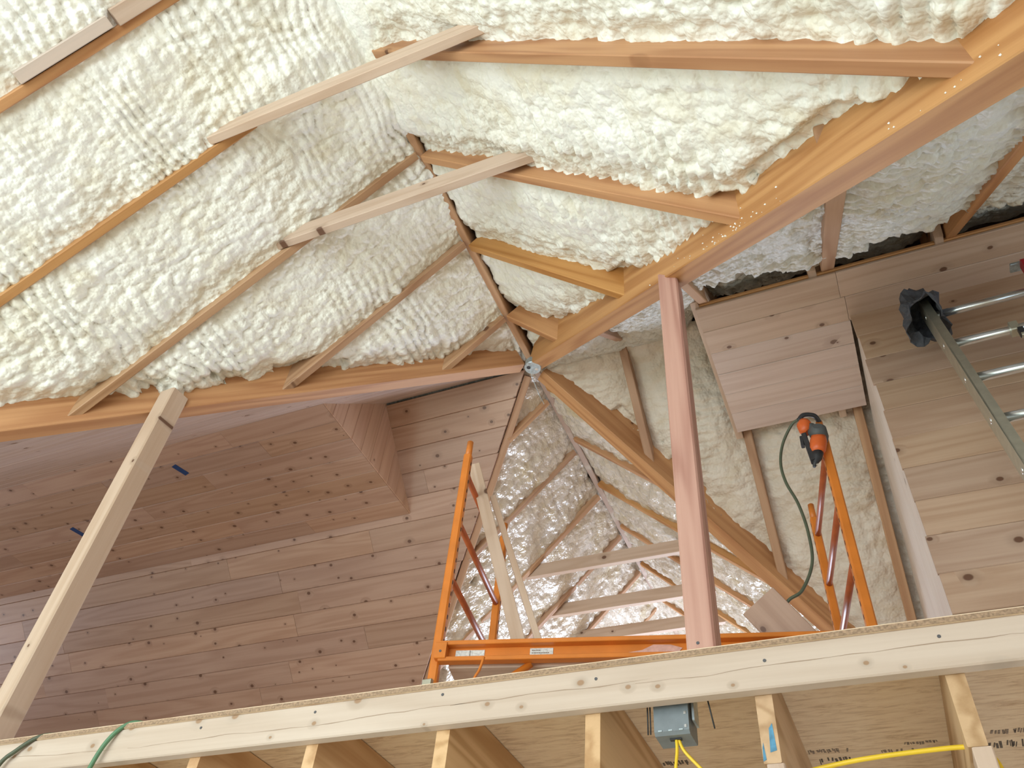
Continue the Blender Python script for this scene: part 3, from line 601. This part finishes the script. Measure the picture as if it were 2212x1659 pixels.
# ------------------------------------------------------------------ orange scaffold on the loft
sc = empty('scaffold', (.8, -.3, LZ), 'orange steel scaffold frame with two ladder-like ends standing on the loft', 'scaffold')
FLp, FRp, RLp, RRp = Vector((.105, -.786, 0)), Vector((1.613, -.463, 0)), Vector((.0, -.14, 0)), Vector((1.484, .18, 0))
ud = (FRp - FLp).normalized(); vd = (RLp - FLp).normalized()
def upright(p, z0, z1, wd_, dp):
    o = board('upright', M['steel_orange'], p + Vector((0, 0, z0)), p + Vector((0, 0, z1)), ud, wd_, dp, sc, .006)
    tube('pin', M['steel_orange'], [p + Vector((0, 0, z1 - .005)), p + Vector((0, 0, z1 + .085))], [.0155, .0145], sc, 12)
    for k in range(26):   # locking slots on both faces that look inwards
        zz = z0 + .25 + k * .052
        if zz > z1 - .03: break
        side = ud if p is FLp or p is RLp else -ud
        c = p + Vector((0, 0, zz)) + side * (wd_ / 2)
        board('slot', M['hole'], c - Vector((0, 0, .009)), c + Vector((0, 0, .009)), vd, .009, .0012, sc, .0002)
upright(FLp, LZ + .14, -1.50, .036, .036); upright(FRp, LZ + .14, -1.53, .036, .036)
upright(RLp, LZ + .14, -1.48, .036, .036); upright(RRp, LZ + .14, -1.46, .036, .036)
for p in (FLp, FRp, RLp, RRp):
    z0 = LZ
    tube('caster_stem', M['galv'], [p + Vector((0, 0, LZ + .07)), p + Vector((0, 0, LZ + .20))], .022, sc, 12)
    tube('caster_wheel', M['black'], [p + Vector((0, -.018, LZ + .055)), p + Vector((0, .018, LZ + .055))], .055, sc, 20)
for (a, b) in ((FLp, RLp), (FRp, RRp)):
    for z in (-1.60, -1.87, -2.14, -2.43, -2.70):
        tube('rung', M['steel_rust'], [a + Vector((0, 0, z)), b + Vector((0, 0, z + .04 if a is FRp else z))], .0135, sc, 12)
def channel(a, b, z, h, fl, out, mat='steel_orange'):
    """C-section side beam: web, two flanges facing outwards"""
    A = a + Vector((0, 0, z)) + ud * .02; B = b + Vector((0, 0, z)) - ud * .02; o_ = Vector(out)
    e = board('side_beam', M[mat], A, B, (0, 0, 1), h, .004, sc, .001)
    board('flange', M[mat], A + o_ * fl / 2 + Vector((0, 0, h / 2)), B + o_ * fl / 2 + Vector((0, 0, h / 2)), o_, fl, .017, e, .002)
    board('flange', M[mat], A + o_ * fl / 2 - Vector((0, 0, h / 2)), B + o_ * fl / 2 - Vector((0, 0, h / 2)), o_, fl, .017, e, .002)
    board('end_plate', M[mat], A + o_ * fl * .5 - ud * .014, A + o_ * fl * .5 + ud * .028, (0, 0, 1), h, fl + .012, e, .003)
    nail(e, A + o_ * (fl + .006) + ud * .008 - Vector((0, 0, .005)), .0055, o_)
    return e
sb = channel(FLp - vd * .005, FRp - vd * .005, -2.490, .064, .034, -vd)
channel(RLp, RRp, -2.490, .064, .022, vd)
def sticker(u0, u1, z0, z1, mat, off=.0035):
    a = FLp + ud * u0 - vd * (.005 + off); b = FLp + ud * u1 - vd * (.005 + off)
    return board('sticker', M[mat], a + Vector((0, 0, (z0 + z1) / 2)), b + Vector((0, 0, (z0 + z1) / 2)), (0, 0, 1), z1 - z0, .001, sc, .0002)
sticker(.075, .185, -2.515, -2.475, 'sticker'); sticker(.355, .44, -2.513, -2.473, 'sticker')
for (u0, z0, n_) in ((.362, -2.482, 5), (.362, -2.492, 7), (.408, -2.492, 3)):
    for k in range(n_):
        a = FLp + ud * (u0 + k * .0065) - vd * .0098; board('print_mark', M['grey_ink'], a + Vector((0, 0, z0)), a + ud * .0045 + Vector((0, 0, z0)), (0, 0, 1), .004, .0006, sc, .0001)
a = FLp + ud * .13 - vd * .0098; board('print_mark', M['ink'], a + Vector((0, 0, -2.513)), a + Vector((0, 0, -2.477)), ud, .002, .0006, sc, .0001)
poly('paint_chip', M['primer'], [FLp + ud * u_ - vd * .0088 + Vector((0, 0, z_)) for u_, z_ in ((.62, -2.512), (.88, -2.508), (.90, -2.485), (.86, -2.472), (.80, -2.470), (.76, -2.490), (.70, -2.500), (.66, -2.508))], .0008, sc, n=-vd)
# deck and braces below
board('deck', M['stud'], FLp + vd * .32 + ud * .03 + Vector((0, 0, -2.520)), FRp + vd * .32 - ud * .03 + Vector((0, 0, -2.520)), vd, .60, .019, sc, .002)
tube('brace', M['steel_orange'], [FLp + ud * .36 + Vector((0, 0, -2.53)), FLp + ud * .02 + Vector((0, 0, LZ + .1))], .014, sc, 8)
tag(tube('electric_cord', M['steel_orange'], spline([(.31, -.80, -2.53), (.30, -.805, -2.58), (.285, -.81, -2.62), (.28, -.81, -2.70), (.29, -.8, LZ + .02)], 8), .005, None, 8), 'thin orange cord dangling below the scaffold beam', 'cord')
box('caster_brake', M['alu'], FLp + Vector((-.005, -.02, -2.66)), .035, .03, .13, sc, .004)

# loose boards and leaning strips
lg = 'loose boards on the scaffold'
tag(board('loose_plank', M['stud'], (.375, -.545, -2.50), (.045, -.62, -1.40), (1, .3, 0), .055, .02, None, .002), 'long pale wood strip leaning in the scaffold end, the wider one', 'board', lg)
tag(board('loose_plank', M['stud'], (.455, -.50, -2.50), (.135, -.56, -1.57), (1, .3, 0), .028, .02, None, .002), 'slender pale wood strip leaning beside the wider one in the scaffold', 'board', lg)
tag(board('loose_plank', M['pine'], (1.43, -.36, -2.505), (1.25, -.47, -2.26), (1, 0, .25), .15, .019, None, .002), 'short reddish board propped on the scaffold deck right of the reddish post', 'board', lg)

# ------------------------------------------------------------------ nail gun hung on the scaffold
ng = empty('nail_gun', (1.55, -.52, -1.75), 'orange and charcoal nail gun hanging from the right scaffold upright', 'nail gun')
def pr(u, v, y=-.52):       # place on the vertical plane of the gun: u, v in metres right of / below its upper left corner
    return Vector((1.535 + u, y, -1.475 - v))
tube('hook', M['black'], spline([(1.615, -.47, -1.45), (1.60, -.50, -1.435), (1.56, -.52, -1.438), (1.535, -.52, -1.462)], 6), .010, ng, 10)
tube('body', M['gun_orange'], [pr(.022, .0), pr(.018, .02), pr(.020, .05), pr(.028, .065)], [.022, .031, .028, .018], ng, 16)
tube('grip', M['gun_grey'], spline([pr(.040, .035), pr(.046, .07), pr(.054, .11)], 5), .021, ng, 14)
tube('motor_housing', M['gun_grey'], [pr(.068, .075, -.56), pr(.066, .08, -.545), pr(.066, .085, -.50), pr(.066, .09, -.47)], [.020, .034, .036, .028], ng, 20)
tube('driver', M['gun_orange'], [pr(.062, .10), pr(.056, .13), pr(.047, .165), pr(.044, .185)], [.030, .034, .032, .024], ng, 16)
tube('nose', M['black'], [pr(.044, .18), pr(.036, .21), pr(.024, .235), pr(.018, .252)], [.024, .020, .010, .006], ng, 12)
board('magazine', M['black'], pr(.008, .075), pr(.020, .225), (1, 0, 0), .020, .030, ng, .003)
board('magazine_latch', M['black'], pr(-.004, .085), pr(-.006, .135), (1, 0, 0), .014, .022, ng, .003)
box('guide_tip', M['alu'], pr(.030, .232), .006, .008, .03, ng, .001)
tag(tube('air_hose', M['hose_dark'], spline([(1.535, -.52, -1.455), (1.50, -.50, -1.465), (1.45, -.47, -1.53), (1.425, -.455, -1.62), (1.43, -.45, -1.72), (1.46, -.45, -1.84), (1.474, -.45, -1.98), (1.465, -.45, -2.12), (1.41, -.45, -2.23), (1.35, -.45, -2.27), (1.30, -.42, -2.36), (1.26, -.42, -2.50)], 10), .0062, None, 10), 'thin green air hose looping down from the nail gun', 'hose')
hg = 'green hoses over the header board'
tag(tube('air_hose', M['hose'], spline([(-.70, -1.17, LZ + .026), (-.745, -1.20, LZ + .028), (-.79, -1.235, LZ + .020), (-.83, -1.255, LZ - .03), (-.856, -1.262, LZ - .12), (-.87, -1.264, LZ - .3), (-.87, -1.27, LZ - .8)], 8), .0075, None, 10), 'bright green hose draped over the header board at the lower left', 'hose', hg)
tag(tube('air_hose', M['hose_dark'], spline([(-1.05, -1.16, LZ + .026), (-1.12, -1.20, LZ + .026), (-1.20, -1.24, LZ + .012), (-1.27, -1.256, LZ - .04), (-1.315, -1.262, LZ - .10), (-1.34, -1.264, LZ - .3), (-1.34, -1.27, LZ - .8)], 8), .0075, None, 10), 'dark brownish green hose over the header board in the lower left corner', 'hose', hg)

# ------------------------------------------------------------------ aluminium ladder
ld = empty('ladder', (2.4, -1.1, LZ), 'aluminium ladder with a dark cloth over its end at the right edge', 'ladder')
LA = math.radians(-1.5); LXD = Vector((math.cos(LA), math.sin(LA), 0)); LYD = Vector((-math.sin(LA), math.cos(LA), 0))
A = Vector((2.17, -.44, -.93)); D = LYD * -.107 + Vector((0, 0, -.313)); dn = D.normalized(); tz = LXD.cross(dn).normalized()
if tz.y < 0: tz = -tz
def lp(x, k): return A + LXD * (x - 2.17) + D * k
kb = (LZ - A.z) / D.z
for xs_ in (2.17, 2.70):
    sgn = -1 if xs_ < 2.5 else 1
    st = board('stile', M['alu'], lp(xs_, -.35), lp(xs_, kb), LXD, .008, .088, ld, .001)
    board('stile_flange', M['alu'], lp(xs_ + .014 * -sgn, -.35) + tz * .042, lp(xs_ + .014 * -sgn, kb) + tz * .042, LXD, .036, .004, st, .001)
    board('stile_flange', M['alu'], lp(xs_ + .014 * -sgn, -.35) - tz * .042, lp(xs_ + .014 * -sgn, kb) - tz * .042, LXD, .036, .004, st, .001)
    for k in range(0, 6):
        c = lp(xs_ + sgn * .003, k + .03); tube('rivet', M['alu_bright'], [c, c + LXD * (sgn * .004)], [.014, .010], st, 12)
for k in range(0, 6):
    tube('rung', M['alu_bright'], [lp(2.172, k + .03), lp(2.698, k + .03)], .0185, ld, 18)
lt = box('rung_latch', M['alu'], lp(2.425, 1.03) + Vector((0, -.014, -.012)), .03, .05, .05, ld, .004)
box('latch_tongue', M['black'], lp(2.44, 1.03) + Vector((0, -.03, -.055)), .02, .02, .05, lt, .003)
box('latch_tip', M['alu'], lp(2.445, 1.03) + Vector((0, -.035, -.078)), .026, .022, .016, lt, .003)
# cloth bonnet tied over the stile end
def bonnet():
    rn = random.Random(3); vs = []; fs = []; seg = 28; ring = [(-.54, .030, .045), (-.48, .055, .075), (-.36, .066, .088), (-.24, .060, .080), (-.10, .072, .094), (.02, .066, .092), (.10, .078, .104), (.17, .076, .108)]
    for i, (k, rx, ry) in enumerate(ring):
        for j in range(seg):
            a = 2 * math.pi * j / seg; f = 1 + (.20 if i > 1 else .08) * math.sin(a * 3 + i * .9) + .08 * math.sin(a * 7 + i * 1.7) + rn.uniform(-.07, .07)
            ca, sa = math.cos(a), math.sin(a); q = 1 / max(abs(ca), abs(sa)) ** .6
            kk = k + (rn.uniform(-.10, .10) if i == len(ring) - 1 else rn.uniform(-.01, .01))
            p = lp(2.160, kk) + LXD * (rx * f * q * ca) + tz * (ry * f * q * sa) - A
            vs.append(p[:])
    for i in range(len(ring) - 1):
        for j in range(seg): fs.append((i * seg + j, i * seg + (j + 1) % seg, (i + 1) * seg + (j + 1) % seg, (i + 1) * seg + j))
    fs.append(tuple(range(seg - 1, -1, -1)))
    me = bpy.data.meshes.new('cloth_cover'); me.from_pydata(vs, [], fs); me.update()
    o = put('cloth_cover', me, M['dark_cloth'], Matrix.Translation(W(A)))
    sm = o.modifiers.new('thick', 'SOLIDIFY'); sm.thickness = .004
    return tag(o, 'dark grey cloth wrapped over the end of the ladder stile', 'cloth')
bonnet()
rc = empty('spring_clamp', (2.63, -.45, -.75), 'red clamp with a grey bracket at the right edge above the ladder rungs', 'clamp')
box('jaw', M['red'], (2.62, -.47, -.805), .03, .05, .09, rc, .006)
box('bracket', M['galv'], (2.60, -.44, -.745), .06, .05, .014, rc, .003)

# ------------------------------------------------------------------ crumbs of foam stuck to the diagonal beam
def crumbs():
    rn = random.Random(9); vs = []; fs = []
    d = Vector((1, -1, -P)).normalized(); side = Vector((-1, -1, 0)).normalized(); dn_ = -(Vector((0, 0, 1)) - d * d.z).normalized()
    for cl, spread, n in ((1.50, .16, 46), (2.35, .10, 16), (1.95, .3, 10)):
        for _ in range(n):
            L = (cl + rn.gauss(0, spread)) / d.x; r = rn.uniform(.0015, .005)
            c = d * L + side * .0490 + dn_ * (.04 - abs(rn.gauss(0, .035)))
            k = len(vs); vs += [(c + Vector(v) * r)[:] for v in ((1, 0, 0), (-1, 0, 0), (0, 1, 0), (0, -1, 0), (0, 0, 1), (0, 0, -1))]
            fs += [(k + a, k + b, k + e) for a, b, e in ((0, 2, 4), (2, 1, 4), (1, 3, 4), (3, 0, 4), (2, 0, 5), (1, 2, 5), (3, 1, 5), (0, 3, 5))]
    me = bpy.data.meshes.new('foam_crumbs'); me.from_pydata(vs, [], fs); me.update()
    tag(put('foam_crumbs', me, M['foam'], Matrix.Translation(W((0, 0, 0)))), 'white foam crumbs stuck to the big diagonal beam', 'foam crumbs', None, 'stuff')
crumbs()
